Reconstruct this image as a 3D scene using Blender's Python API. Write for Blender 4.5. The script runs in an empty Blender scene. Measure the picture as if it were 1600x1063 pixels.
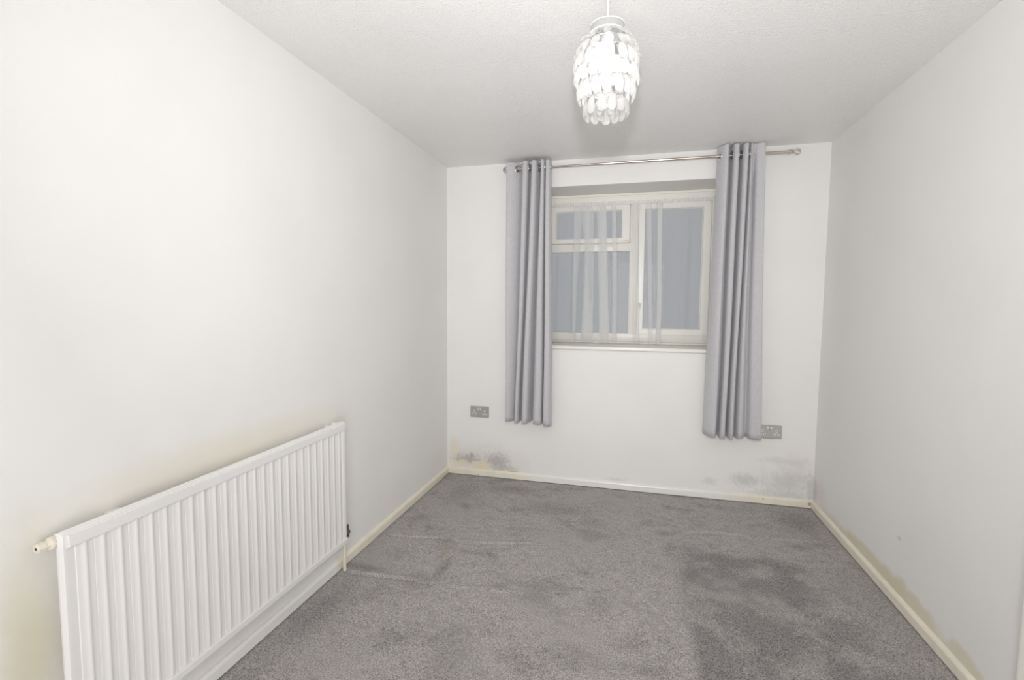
import bpy, bmesh, math, random
import numpy as np
from mathutils import Vector, Matrix, Euler

S = bpy.context.scene
COL = S.collection
W, H, D = 2.565, 2.35, 4.10          # room width, height, depth (back wall at y=0)
PI = math.pi

# ------------------------------------------------------------------ camera
cd = bpy.data.cameras.new('camera'); cam = bpy.data.objects.new('camera', cd); COL.objects.link(cam)
cd.sensor_width = 36.0; cd.sensor_fit = 'HORIZONTAL'; cd.lens = 756.151 / 1600 * 36; cd.clip_start = 0.02
yaw, pit, rol = 0.248764744, -0.0728052744, 0.00710832302
cy_, sy_ = math.cos(yaw), math.sin(yaw)
fwd = Vector((-sy_ * math.cos(pit), cy_ * math.cos(pit), math.sin(pit)))
r0 = Vector((cy_, sy_, 0)); u0 = r0.cross(fwd)
rt = math.cos(rol) * r0 + math.sin(rol) * u0; up = -math.sin(rol) * r0 + math.cos(rol) * u0
M = Matrix.Identity(4)
for i in range(3):
    M[i][0] = rt[i]; M[i][1] = up[i]; M[i][2] = -fwd[i]
M.translation = (1.4033, -3.49306, 1.323614)
cam.matrix_world = M
S.camera = cam

# ------------------------------------------------------------------ colour management, world, lights
S.view_settings.view_transform = 'Standard'; S.view_settings.look = 'None'
S.view_settings.exposure = 0.0; S.view_settings.gamma = 1.0; S.view_settings.use_curve_mapping = False
S.cycles.use_denoising = True
S.cycles.use_adaptive_sampling = True; S.cycles.adaptive_threshold = 0.05
S.cycles.caustics_reflective = False; S.cycles.caustics_refractive = False
S.cycles.max_bounces = 9; S.cycles.diffuse_bounces = 5; S.cycles.transmission_bounces = 5
S.cycles.glossy_bounces = 3; S.cycles.transparent_max_bounces = 16
S.cycles.sample_clamp_indirect = 6.0

wd = bpy.data.worlds.new('dusk'); S.world = wd; wd.use_nodes = True
wd.node_tree.nodes['Background'].inputs[0].default_value = (0.315, 0.322, 0.338, 1)
wd.node_tree.nodes['Background'].inputs[1].default_value = 1.0

def area(name, loc, direction, size, power, color=(1, 1, 1)):
    l = bpy.data.lights.new(name, 'AREA'); l.shape = 'DISK'; l.size = size; l.energy = power; l.color = color
    o = bpy.data.objects.new(name, l); COL.objects.link(o); o.location = loc
    o.rotation_euler = Vector(direction).to_track_quat('-Z', 'Y').to_euler()
    return o
# the photographer's flash gun on top of the camera, pointed into the room and slightly to the left
fg = area('flash_gun', (1.40, -3.40, 1.57), (-0.11, 1.0, 0.24), 0.07, 14.0, (0.99, 0.985, 1.0)); fg.data.spread = 2.08
# fill light added behind the camera, set in an opening made in the rear wall
fl = area('rear_fill_light', (1.40, -4.14, 1.08), (0, 1, 0), 0.9, 34.0, (0.99, 0.985, 1.0)); fl.data.shape = 'RECTANGLE'; fl.data.size_y = 1.9
# the pendant's bulb
pl = bpy.data.lights.new('pendant_bulb_light', 'POINT'); pl.energy = 2.0; pl.shadow_soft_size = 0.03; pl.color = (1.0, 0.95, 0.88)
plo = bpy.data.objects.new('pendant_bulb_light', pl); COL.objects.link(plo); plo.location = (1.294, -1.85, 2.075)

# ------------------------------------------------------------------ material helpers
def new_mat(name):
    m = bpy.data.materials.new(name); m.use_nodes = True
    nt = m.node_tree; b = nt.nodes['Principled BSDF']
    return m, nt, b
def simple(name, col, rough=0.5, metal=0.0, bump=0.0, bscale=200, spec=None):
    m, nt, b = new_mat(name)
    b.inputs['Base Color'].default_value = (*col, 1); b.inputs['Roughness'].default_value = rough
    b.inputs['Metallic'].default_value = metal
    if spec is not None: b.inputs['Specular IOR Level'].default_value = spec
    if bump:
        add_bump(nt, b, [(bscale, bump, 3)])
    return m
def N(nt, t, **kw):
    n = nt.nodes.new(t)
    for k, v in kw.items(): setattr(n, k, v)
    return n
def coords(nt): return N(nt, 'ShaderNodeTexCoord').outputs['Object']
def noise(nt, scale, detail=3, rough=0.5, vec=None, dist=0.0):
    n = N(nt, 'ShaderNodeTexNoise'); n.inputs['Scale'].default_value = scale; n.inputs['Detail'].default_value = detail
    n.inputs['Roughness'].default_value = rough; n.inputs['Distortion'].default_value = dist
    nt.links.new(vec if vec is not None else coords(nt), n.inputs['Vector'])
    return n.outputs['Fac']
def math_(nt, op, a, b=None, c=None, clamp=False):
    n = N(nt, 'ShaderNodeMath', operation=op); n.use_clamp = clamp
    for i, v in enumerate((a, b, c)):
        if v is None: continue
        if isinstance(v, (int, float)): n.inputs[i].default_value = v
        else: nt.links.new(v, n.inputs[i])
    return n.outputs[0]
def smooth(nt, v, a, b, c=0.0, d=1.0):
    n = N(nt, 'ShaderNodeMapRange', interpolation_type='SMOOTHSTEP')
    nt.links.new(v, n.inputs[0])
    for i, x in enumerate((a, b, c, d)): n.inputs[i + 1].default_value = x
    return n.outputs[0]
def mixc(nt, fac, a, b):
    n = N(nt, 'ShaderNodeMix', data_type='RGBA')
    if isinstance(fac, (int, float)): n.inputs[0].default_value = fac
    else: nt.links.new(fac, n.inputs[0])
    for k, v in ((6, a), (7, b)):
        if isinstance(v, tuple): n.inputs[k].default_value = (*v[:3], 1)
        else: nt.links.new(v, n.inputs[k])
    return n.outputs[2]
def add_bump(nt, b, layers):
    h = None
    for sc, st, det in layers:
        v = math_(nt, 'MULTIPLY', noise(nt, sc, det), st)
        h = v if h is None else math_(nt, 'ADD', h, v)
    bn = N(nt, 'ShaderNodeBump'); bn.inputs['Strength'].default_value = 1.0; bn.inputs['Distance'].default_value = 0.002
    nt.links.new(h, bn.inputs['Height']); nt.links.new(bn.outputs['Normal'], b.inputs['Normal'])
NOISES = {}
def ellipse(nt, c, r, amp=0.5, nscale=12.0, soft=0.5):
    """1 inside an ellipsoid centred c radii r with a ragged, noisy edge"""
    v = N(nt, 'ShaderNodeVectorMath', operation='SUBTRACT'); nt.links.new(coords(nt), v.inputs[0]); v.inputs[1].default_value = c
    d = N(nt, 'ShaderNodeVectorMath', operation='DIVIDE'); nt.links.new(v.outputs[0], d.inputs[0]); d.inputs[1].default_value = r
    l = N(nt, 'ShaderNodeVectorMath', operation='LENGTH'); nt.links.new(d.outputs[0], l.inputs[0])
    bucket = min((5, 9, 18, 40, 80), key=lambda q: abs(math.log(q / nscale)))
    key = (nt.as_pointer(), bucket)
    if key not in NOISES: NOISES[key] = math_(nt, 'SUBTRACT', noise(nt, bucket, 5, 0.68), 0.5)
    nn = math_(nt, 'MULTIPLY', NOISES[key], amp * 2)
    return smooth(nt, math_(nt, 'ADD', l.outputs['Value'], nn), 1.0 - soft, 1.0 + soft * .3, 1.0, 0.0)

WALL = (0.85, 0.84, 0.815)
def wall_material(name, patches=(), base=WALL):
    """patches: (colour, centre, radii, amp, noise scale, softness, strength)"""
    m, nt, b = new_mat(name)
    b.inputs['Roughness'].default_value = 0.55
    b.inputs['Specular IOR Level'].default_value = 0.3
    cur = mixc(nt, smooth(nt, noise(nt, 2.2, 3), .35, .7), base, tuple(x * .975 for x in base))
    for colr, c, r, amp, ns, soft, st in patches:
        f = math_(nt, 'MULTIPLY', ellipse(nt, c, r, amp, ns, soft), st)
        cur = mixc(nt, f, cur, colr)
    nt.links.new(cur, b.inputs['Base Color'])
    add_bump(nt, b, [(6, .5, 4), (60, .12, 1)])
    return m
MOULD = (0.44, 0.42, 0.41); PEEL = (0.80, 0.72, 0.53); OCHRE = (0.70, 0.64, 0.47); BLUEG = (0.55, 0.555, 0.55)
m_wall_back = wall_material('painted_wall_mould_spots', [
    ((.70, .66, .60), (.30, 0, .10), (.38, .3, .17), 0.70, 12, 0.88, 0.60),
    (PEEL, (.06, 0, .14), (.05, .2, .18), 0.98, 15, 0.55, 0.50),
    (MOULD, (.17, 0, .125), (.13, .2, .045), 1.26, 42, 0.77, 0.75),
    (MOULD, (.20, 0, .155), (.022, .2, .03), 0.98, 90, 0.77, 0.80),
    (MOULD, (.41, 0, .125), (.11, .2, .075), 1.12, 51, 0.88, 0.75),
    (MOULD, (.47, 0, .075), (.11, .2, .03), 1.12, 60, 0.88, 0.50),
    (PEEL, (.27, 0, .085), (.085, .2, .036), 1.12, 24, 0.28, 0.90),
    (PEEL, (.13, 0, .10), (.035, .2, .02), 1.12, 39, 0.28, 0.80),
    (PEEL, (.50, 0, .055), (.06, .2, .012), 1.12, 39, 0.33, 0.80),
    (MOULD, (.53, 0, .057), (.05, .2, .008), 1.26, 60, 0.55, 0.70),
    (BLUEG, (2.15, 0, .15), (.11, .2, .055), 1.12, 39, 0.88, 0.60),
    (BLUEG, (1.93, 0, .12), (.06, .2, .03), 1.12, 45, 0.88, 0.35),
    (BLUEG, (2.42, 0, .16), (.19, .2, .09), 1.26, 26, 0.99, 0.55),
    (BLUEG, (2.40, 0, .07), (.25, .2, .04), 1.26, 45, 0.99, 0.50),
    (BLUEG, (2.37, 0, .30), (.16, .2, .03), 1.26, 21, 0.99, 0.30),
    ((.72, .62, .55), (2.47, 0, .27), (.11, .2, .10), 0.98, 21, 0.99, 0.35),
    (BLUEG, (2.55, 0, .12), (.03, .2, .13), 0.98, 45, 0.77, 0.60),
    (BLUEG, (1.30, 0, .07), (.10, .2, .012), 1.12, 30, 0.88, 0.35),
    (MOULD, (1.90, 0, 1.98), (.02, .2, .012), 0.84, 90, 0.88, 0.50),
])
m_wall_left = wall_material('painted_wall_left', [
    ((.78, .72, .58), (0, -2.05, .78), (.2, .75, .10), .4, 4, .9, .55),
    ((.66, .62, .46), (0, -2.70, .45), (.2, .09, .36), .4, 6, .9, .85),  # yellow staining with the radiator's shadow painted into the wall colour
    ((.76, .70, .56), (0, -1.42, .55), (.2, .05, .30), .4, 6, .9, .35),
])
m_wall_right = wall_material('painted_wall_damp_right', [
    (OCHRE, (W, -.80, .05), (.3, .42, .075), .45, 7, .35, .8),
    (OCHRE, (W, -1.12, .05), (.3, .30, .085), .5, 8, .3, .75),
    (OCHRE, (W, -1.50, .05), (.3, .13, .07), .5, 9, .35, .7),
    (OCHRE, (W, -.32, .05), (.3, .20, .05), .5, 12, .8, .45),
    (BLUEG, (W, -.03, .12), (.3, .05, .10), .6, 30, .8, .55),
    ((.72, .60, .56), (W, -.12, .14), (.3, .12, .10), .6, 20, .9, .35),
    (BLUEG, (W, -1.05, .30), (.3, .018, .01), .5, 90, .6, .6),
    ((.86, .86, .84), (W, -.6, H - .03), (.3, .7, .05), .9, 30, .3, .5),
])
m_wall_plain = wall_material('painted_wall')

def ceiling_material():
    m, nt, b = new_mat('stippled_ceiling_paint')
    b.inputs['Roughness'].default_value = 0.42; b.inputs['Specular IOR Level'].default_value = 0.4
    nt.links.new(mixc(nt, smooth(nt, noise(nt, 1.6, 4), .35, .7), (.88, .875, .865), (.86, .855, .845)), b.inputs['Base Color'])
    mp = N(nt, 'ShaderNodeMapping'); mp.inputs['Scale'].default_value = (0.7, 1.0, 1); nt.links.new(coords(nt), mp.inputs[0])
    vo = N(nt, 'ShaderNodeTexVoronoi', feature='SMOOTH_F1'); vo.inputs['Scale'].default_value = 165
    nt.links.new(mp.outputs[0], vo.inputs['Vector'])
    h = math_(nt, 'ADD', math_(nt, 'MULTIPLY', vo.outputs['Distance'], .6), noise(nt, 200, 2, .6, mp.outputs[0]))
    # butt joints of the lining paper, across the room
    sp = N(nt, 'ShaderNodeSeparateXYZ'); nt.links.new(coords(nt), sp.inputs[0])
    wob = math_(nt, 'MULTIPLY', math_(nt, 'SUBTRACT', noise(nt, 1.5, 2), .5), .012)
    fr = math_(nt, 'ABSOLUTE', math_(nt, 'SUBTRACT', math_(nt, 'MODULO', math_(nt, 'ADD', math_(nt, 'ADD', sp.outputs[1], wob), 1.452 + .532 * 20 + .266), .532), .266))
    jo = smooth(nt, fr, .002, .006, 1.0, 0.0)
    tot = math_(nt, 'ADD', math_(nt, 'MULTIPLY', h, 1.0), math_(nt, 'ADD', math_(nt, 'MULTIPLY', jo, .16), math_(nt, 'MULTIPLY', noise(nt, 3.0, 2), 1.2)))
    b1 = N(nt, 'ShaderNodeBump'); b1.inputs['Strength'].default_value = 1.0; b1.inputs['Distance'].default_value = .0019
    nt.links.new(tot, b1.inputs['Height']); nt.links.new(b1.outputs[0], b.inputs['Normal'])
    return m
m_ceiling = ceiling_material()

def carpet_material():
    m, nt, b = new_mat('grey_twist_pile_carpet')
    b.inputs['Roughness'].default_value = .95; b.inputs['Specular IOR Level'].default_value = .1
    b.inputs['Sheen Weight'].default_value = .15; b.inputs['Sheen Roughness'].default_value = .5
    # tuft colours
    tuft = noise(nt, 330, 2, .7)
    tuft2 = noise(nt, 150, 3, .75)
    t = math_(nt, 'ADD', math_(nt, 'MULTIPLY', tuft, .6), math_(nt, 'MULTIPLY', tuft2, .4))
    light = mixc(nt, smooth(nt, t, .38, .63), (.195, .181, .175), (.65, .612, .597))
    dark = mixc(nt, smooth(nt, t, .38, .63), (.094, .087, .084), (.39, .368, .359))
    # pile lying the other way: broad patches
    mp = N(nt, 'ShaderNodeMapping'); mp.inputs['Scale'].default_value = (1.0, 1.5, 1.0); nt.links.new(coords(nt), mp.inputs[0])
    pat = smooth(nt, noise(nt, 3.2, 5, .62, mp.outputs[0]), .50, .68)
    fine = smooth(nt, noise(nt, 12, 6, .74, mp.outputs[0]), .47, .66)
    pr = math_(nt, 'MULTIPLY', math_(nt, 'ADD', math_(nt, 'MULTIPLY', pat, .6), math_(nt, 'MULTIPLY', fine, .45), clamp=True), .85)
    # pressed area on the right where a bed stood
    sp = N(nt, 'ShaderNodeSeparateXYZ'); nt.links.new(coords(nt), sp.inputs[0])
    wob = math_(nt, 'MULTIPLY', math_(nt, 'SUBTRACT', noise(nt, 5, 5, .6), .5), .22)
    ex = smooth(nt, math_(nt, 'ADD', sp.outputs[0], math_(nt, 'MULTIPLY', wob, .2)), 1.62, 1.69)
    ey = smooth(nt, math_(nt, 'ADD', sp.outputs[1], wob), -.86, -.72, 1.0, 0.0)
    er = smooth(nt, math_(nt, 'ADD', sp.outputs[0], wob), 2.15, 2.5, 1.0, .25)
    patch = smooth(nt, noise(nt, 4.5, 6, .6), .36, .56, .25, 1.0)
    bed = math_(nt, 'MULTIPLY', math_(nt, 'MULTIPLY', math_(nt, 'MULTIPLY', ex, ey), er), patch)
    spots = None
    for (x, y, rx, ry, st) in ((.50, -1.30, .035, .17, .8), (.60, -.20, .22, .12, .75), (.25, -.35, .14, .25, .55), (.95, -.45, .30, .13, .6),
                               (2.40, -.25, .16, .22, .8), (1.60, -.62, .07, .05, .7), (.10, -1.40, .18, .04, .8), (.75, -1.9, .12, .3, .5),
                               (1.0, -1.42, .11, .09, .6), (1.28, -1.40, .08, .08, .5), (.60, -1.12, .16, .03, .6), (.42, -1.45, .12, .10, .6),
                               (1.18, -.60, .12, .10, .5), (.12, -1.75, .10, .3, .6), (1.85, -1.0, .22, .16, .6), (1.75, -1.35, .14, .12, .6), (2.1, -1.5, .2, .16, .6)):
        e = math_(nt, 'MULTIPLY', ellipse(nt, (x, y, 0), (rx, ry, 1), .45, 9, .9), st)
        spots = e if spots is None else math_(nt, 'MAXIMUM', spots, e)
    f = math_(nt, 'MAXIMUM', math_(nt, 'MAXIMUM', pr, math_(nt, 'MULTIPLY', bed, .95)), math_(nt, 'MULTIPLY', spots, .9))
    c = mixc(nt, f, light, dark)
    c = mixc(nt, math_(nt, 'MULTIPLY', ellipse(nt, (.453, -1.16, 0), (.030, .05, 1), .5, 20, .9), .5), c, (.36, .27, .15))
    c = mixc(nt, math_(nt, 'MULTIPLY', ellipse(nt, (.13, -.92, 0), (.02, .02, 1), .5, 30, .9), .6), c, (.32, .19, .14))
    nt.links.new(c, b.inputs['Base Color'])
    bn = N(nt, 'ShaderNodeBump'); bn.inputs['Strength'].default_value = .9; bn.inputs['Distance'].default_value = .004
    nt.links.new(t, bn.inputs['Height'])
    nt.links.new(bn.outputs[0], b.inputs['Normal'])
    return m
m_carpet = carpet_material()

CREAM = (.85, .805, .675)
def skirting_material(name, zones=()):
    m, nt, b = new_mat(name)
    b.inputs['Roughness'].default_value = .28
    cur = mixc(nt, smooth(nt, noise(nt, 9, 4), .4, .7), CREAM, tuple(x * .94 for x in CREAM))
    for colr, c, r, amp, ns, soft, st in zones:
        cur = mixc(nt, math_(nt, 'MULTIPLY', ellipse(nt, c, r, amp, ns, soft), st), cur, colr)
    nt.links.new(cur, b.inputs['Base Color']); add_bump(nt, b, [(30, .25, 3)])
    return m
GLOSSW = (.85, .845, .82)
m_skirt_left = skirting_material('cream_gloss_left', [(GLOSSW, (0, -2.7, .04), (.5, 1.24, 1.5), .01, 20, .02, 1.0),
                                                     ((.66, .56, .45), (0, -2.3, .052), (.0115, 1.0, .008), .5, 12, .8, .45)])
m_skirt_back = skirting_material('cream_gloss_back', [(GLOSSW, (1.35, 0, .03), (.78, .5, .8), .10, 6, .25, .9),
                                                     ((.40, .22, .12), (2.545, 0, .03), (.016, .1, .016), .3, 50, .6, .8),
                                                     ((.22, .15, .10), (2.265, 0, .036), (.006, .1, .006), .2, 50, .6, .9),
                                                     ((.15, .12, .10), (.262, 0, .012), (.006, .1, .006), .2, 50, .6, .8)])
m_skirt = skirting_material('cream_gloss_right')
m_frame = simple('aged_cream_window_paint', (.86, .835, .775), .3, bump=.25, bscale=35)
m_sill = simple('aged_cream_sill_paint', (.86, .84, .78), .28, bump=.2, bscale=30)
m_rad = simple('white_radiator_enamel', (.83, .815, .80), .26, bump=.12, bscale=120)
m_creamp = simple('cream_painted_pipe', (.80, .75, .62), .3, bump=.3, bscale=150)
m_white = simple('white_plastic', (.84, .84, .82), .35)
m_dark = simple('dark_recess', (.03, .028, .025), .6)
m_brass = simple('tarnished_brass', (.14, .12, .10), .5, .6)
m_steel = simple('brushed_steel_plate', (.47, .465, .44), .42, .75, bump=.08, bscale=300)
m_steel_edge = simple('satin_steel_rocker', (.70, .70, .68), .3, .5)
m_nickel = simple('satin_nickel', (.62, .55, .49), .22, 1.0)
m_nickel2 = simple('satin_nickel_outer', (.60, .53, .45), .28, 1.0)
m_chrome = simple('chrome_fitting', (.80, .80, .80), .12, 1.0)
m_brown = simple('brown_back_box', (.14, .09, .07), .7)
m_door = simple('white_door_gloss', (.83, .825, .80), .3)
m_arch = simple('cream_architrave', (.86, .845, .78), .3)
m_rubber = simple('black_gasket', (.05, .05, .05), .5)

def fabric_material():
    m, nt, b = new_mat('grey_curtain_fabric')
    b.inputs['Roughness'].default_value = .75; b.inputs['Specular IOR Level'].default_value = .2
    b.inputs['Sheen Weight'].default_value = .25; b.inputs['Sheen Roughness'].default_value = .4
    mp = N(nt, 'ShaderNodeMapping'); mp.inputs['Scale'].default_value = (1, 1, .12); nt.links.new(coords(nt), mp.inputs[0])
    f = smooth(nt, noise(nt, 420, 3, .7, mp.outputs[0]), .3, .7)
    nt.links.new(mixc(nt, f, (.50, .495, .512), (.60, .592, .607)), b.inputs['Base Color'])
    bn = N(nt, 'ShaderNodeBump'); bn.inputs['Strength'].default_value = .15; bn.inputs['Distance'].default_value = .001
    nt.links.new(noise(nt, 600, 2), bn.inputs['Height']); nt.links.new(bn.outputs[0], b.inputs['Normal'])
    return m
m_fabric = fabric_material()

def net_material(name, a0, a1):
    m, nt, b = new_mat(name); nt.nodes.remove(b)
    out = nt.nodes['Material Output']
    tr = N(nt, 'ShaderNodeBsdfTransparent'); di = N(nt, 'ShaderNodeBsdfDiffuse'); tl = N(nt, 'ShaderNodeBsdfTranslucent')
    di.inputs[0].default_value = (.93, .93, .92, 1); tl.inputs[0].default_value = (.93, .93, .92, 1)
    mx = N(nt, 'ShaderNodeMixShader'); mx.inputs[0].default_value = .10
    nt.links.new(di.outputs[0], mx.inputs[1]); nt.links.new(tl.outputs[0], mx.inputs[2])
    m2 = N(nt, 'ShaderNodeMixShader')
    mp = N(nt, 'ShaderNodeMapping'); mp.inputs['Scale'].default_value = (1, 1, .02); nt.links.new(coords(nt), mp.inputs[0])
    nt.links.new(smooth(nt, noise(nt, 90, 4, .7, mp.outputs[0]), .3, .7, a0, a1), m2.inputs[0])
    nt.links.new(tr.outputs[0], m2.inputs[1]); nt.links.new(mx.outputs[0], m2.inputs[2])
    nt.links.new(m2.outputs[0], out.inputs[0])
    return m
m_net = net_material('sheer_white_net', .215, .245)
m_nethead = net_material('gathered_net_heading', .45, .70)

def pane_material():
    m, nt, b = new_mat('window_glass'); nt.nodes.remove(b)
    out = nt.nodes['Material Output']
    tr = N(nt, 'ShaderNodeBsdfTransparent'); tr.inputs[0].default_value = (.93, .95, .96, 1)
    gl = N(nt, 'ShaderNodeBsdfGlossy'); gl.inputs['Roughness'].default_value = .02
    fr = N(nt, 'ShaderNodeFresnel'); fr.inputs[0].default_value = 1.18
    mx = N(nt, 'ShaderNodeMixShader')
    nt.links.new(fr.outputs[0], mx.inputs[0]); nt.links.new(tr.outputs[0], mx.inputs[1]); nt.links.new(gl.outputs[0], mx.inputs[2])
    nt.links.new(mx.outputs[0], out.inputs[0]); return m
m_pane = pane_material()

def acrylic_material():
    m, nt, b = new_mat('clear_acrylic_drop'); nt.nodes.remove(b)
    out = nt.nodes['Material Output']
    tr = N(nt, 'ShaderNodeBsdfTransparent'); tr.inputs[0].default_value = (.97, .97, .97, 1)
    gs = N(nt, 'ShaderNodeBsdfGlass'); gs.inputs['IOR'].default_value = 1.45; gs.inputs['Roughness'].default_value = .06
    di = N(nt, 'ShaderNodeBsdfTranslucent'); di.inputs[0].default_value = (.95, .95, .95, 1)
    d2 = N(nt, 'ShaderNodeBsdfDiffuse'); d2.inputs[0].default_value = (.95, .95, .95, 1)
    a = N(nt, 'ShaderNodeMixShader'); a.inputs[0].default_value = .5
    nt.links.new(di.outputs[0], a.inputs[1]); nt.links.new(d2.outputs[0], a.inputs[2])
    c = N(nt, 'ShaderNodeMixShader'); c.inputs[0].default_value = .62
    nt.links.new(tr.outputs[0], c.inputs[1]); nt.links.new(gs.outputs[0], c.inputs[2])
    e = N(nt, 'ShaderNodeMixShader'); e.inputs[0].default_value = .27
    nt.links.new(c.outputs[0], e.inputs[1]); nt.links.new(a.outputs[0], e.inputs[2])
    nt.links.new(e.outputs[0], out.inputs[0]); return m
m_acrylic = acrylic_material()
m_crystal, nt_, b_ = new_mat('clear_crystal')
b_.inputs['Transmission Weight'].default_value = 1.0; b_.inputs['Roughness'].default_value = .02; b_.inputs['IOR'].default_value = 1.5
m_bulb, nt_, b_ = new_mat('lit_bulb')
b_.inputs['Emission Color'].default_value = (1.0, .96, .90, 1); b_.inputs['Emission Strength'].default_value = 6.0

# ------------------------------------------------------------------ mesh helpers
def box(bm, lo, hi):
    x0, y0, z0 = lo; x1, y1, z1 = hi
    v = [bm.verts.new(p) for p in ((x0,y0,z0),(x1,y0,z0),(x1,y1,z0),(x0,y1,z0),(x0,y0,z1),(x1,y0,z1),(x1,y1,z1),(x0,y1,z1))]
    for f in ((0,3,2,1),(4,5,6,7),(0,1,5,4),(1,2,6,5),(2,3,7,6),(3,0,4,7)): bm.faces.new([v[i] for i in f])
    return bm
def boxbm(lo, hi, bevel=0, seg=2):
    bm = bmesh.new(); box(bm, lo, hi)
    if bevel: bmesh.ops.bevel(bm, geom=bm.edges[:], offset=bevel, segments=seg, affect='EDGES', profile=.5)
    return bm
def frame_of(d):
    d = Vector(d).normalized(); a = Vector((0, 0, 1)) if abs(d.z) < .9 else Vector((1, 0, 0))
    u = d.cross(a).normalized(); return u, d.cross(u).normalized(), d
def lathe(bm, origin, axis, prof, n=24):
    """prof: list of (distance along axis, radius)"""
    u, v, d = frame_of(axis); o = Vector(origin); rings = []
    for t, r in prof:
        if r < 1e-6: rings.append([bm.verts.new(o + d * t)])
        else: rings.append([bm.verts.new(o + d * t + (u * math.cos(2*PI*k/n) + v * math.sin(2*PI*k/n)) * r) for k in range(n)])
    for a, b in zip(rings, rings[1:]):
        for k in range(n):
            k2 = (k + 1) % n
            if len(a) == 1 and len(b) == 1: continue
            if len(a) == 1: bm.faces.new((a[0], b[k2], b[k]))
            elif len(b) == 1: bm.faces.new((a[k], a[k2], b[0]))
            else: bm.faces.new((a[k], a[k2], b[k2], b[k]))
    bmesh.ops.recalc_face_normals(bm, faces=bm.faces[:])
    return bm
def rod_prof(l, r): return [(0, 0), (0, r), (l, r), (l, 0)]
def torus(bm, c, axis, R, r, n=28, k=10):
    u, v, d = frame_of(axis); c = Vector(c); rings = []
    for i in range(n):
        a = 2*PI*i/n; e = u*math.cos(a) + v*math.sin(a)
        rings.append([bm.verts.new(c + e*(R + r*math.cos(2*PI*j/k)) + d*(r*math.sin(2*PI*j/k))) for j in range(k)])
    for i in range(n):
        for j in range(k):
            bm.faces.new((rings[i][j], rings[(i+1)%n][j], rings[(i+1)%n][(j+1)%k], rings[i][(j+1)%k]))
    bmesh.ops.recalc_face_normals(bm, faces=bm.faces[:])
    return bm
def tube(bm, pts, r, n=8):
    pts = [Vector(p) for p in pts]; rings = []
    for i, p in enumerate(pts):
        d = (pts[min(i+1, len(pts)-1)] - pts[max(i-1, 0)]).normalized()
        u, v, _ = frame_of(d)
        rings.append([bm.verts.new(p + (u*math.cos(2*PI*k/n) + v*math.sin(2*PI*k/n))*r) for k in range(n)])
    for a, b in zip(rings, rings[1:]):
        for k in range(n): bm.faces.new((a[k], a[(k+1)%n], b[(k+1)%n], b[k]))
    bm.faces.new(rings[0][::-1]); bm.faces.new(rings[-1])
    bmesh.ops.recalc_face_normals(bm, faces=bm.faces[:])
    return bm
def wloc(o):
    v = Vector((0, 0, 0))
    while o is not None: v = v + o.location; o = o.parent
    return v
def obj(name, bm, mat, parent=None, origin=None, smooth_=False, label=None):
    """mesh given in room coordinates"""
    me = bpy.data.meshes.new(name)
    base = wloc(parent) + (Vector(origin) if origin is not None else Vector((0, 0, 0)))
    if isinstance(bm, bmesh.types.BMesh):
        if base.length: bmesh.ops.translate(bm, verts=bm.verts[:], vec=-base)
        bm.to_mesh(me); bm.free()
    else:
        vs, fs = bm; vs = np.asarray(vs, dtype=float) - np.array(base); me.from_pydata(vs.tolist(), [], fs)
    me.materials.append(mat)
    if smooth_:
        me.polygons.foreach_set('use_smooth', [True]*len(me.polygons))
        if smooth_ == 'auto':
            me.set_sharp_from_angle(angle=math.radians(35))
    o = bpy.data.objects.new(name, me); COL.objects.link(o)
    if origin is not None: o.location = origin
    if parent is not None: o.parent = parent
    if label: o['label'] = label
    return o
def thing(name, loc, label, cat, group=None, kind=None):
    o = bpy.data.objects.new(name, None); COL.objects.link(o); o.location = loc; o.empty_display_size = .05
    if label: o['label'] = label
    if cat: o['category'] = cat
    if group: o['group'] = group
    if kind: o['kind'] = kind
    return o
def tag(o, label, cat, group=None, kind=None):
    o['label'] = label; o['category'] = cat
    if group: o['group'] = group
    if kind: o['kind'] = kind
    return o
def struct(o, label, cat):
    o['kind'] = 'structure'; o['label'] = label; o['category'] = cat; return o
def ring_wall(bm, axis, t0, t1, a0, a1, z0, z1, h):
    """wall slab between t0 and t1 (thickness axis) spanning a0..a1, z0..z1 with a hole h=(ha0,ha1,hz0,hz1)"""
    ha0, ha1, hz0, hz1 = h
    outer = [(a0, z0), (a1, z0), (a1, z1), (a0, z1)]; inner = [(ha0, hz0), (ha1, hz0), (ha1, hz1), (ha0, hz1)]
    def P(t, a, z): return (a, t, z) if axis == 'y' else (t, a, z)
    vs = [[bm.verts.new(P(t, *q)) for q in outer + inner] for t in (t0, t1)]
    for i in range(4):
        j = (i + 1) % 4
        bm.faces.new((vs[0][i], vs[0][j], vs[0][4+j], vs[0][4+i])); bm.faces.new((vs[1][i], vs[1][4+i], vs[1][4+j], vs[1][j]))
        bm.faces.new((vs[0][i], vs[1][i], vs[1][j], vs[0][j])); bm.faces.new((vs[0][4+i], vs[0][4+j], vs[1][4+j], vs[1][4+i]))
    bmesh.ops.recalc_face_normals(bm, faces=bm.faces[:]); return bm

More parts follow.
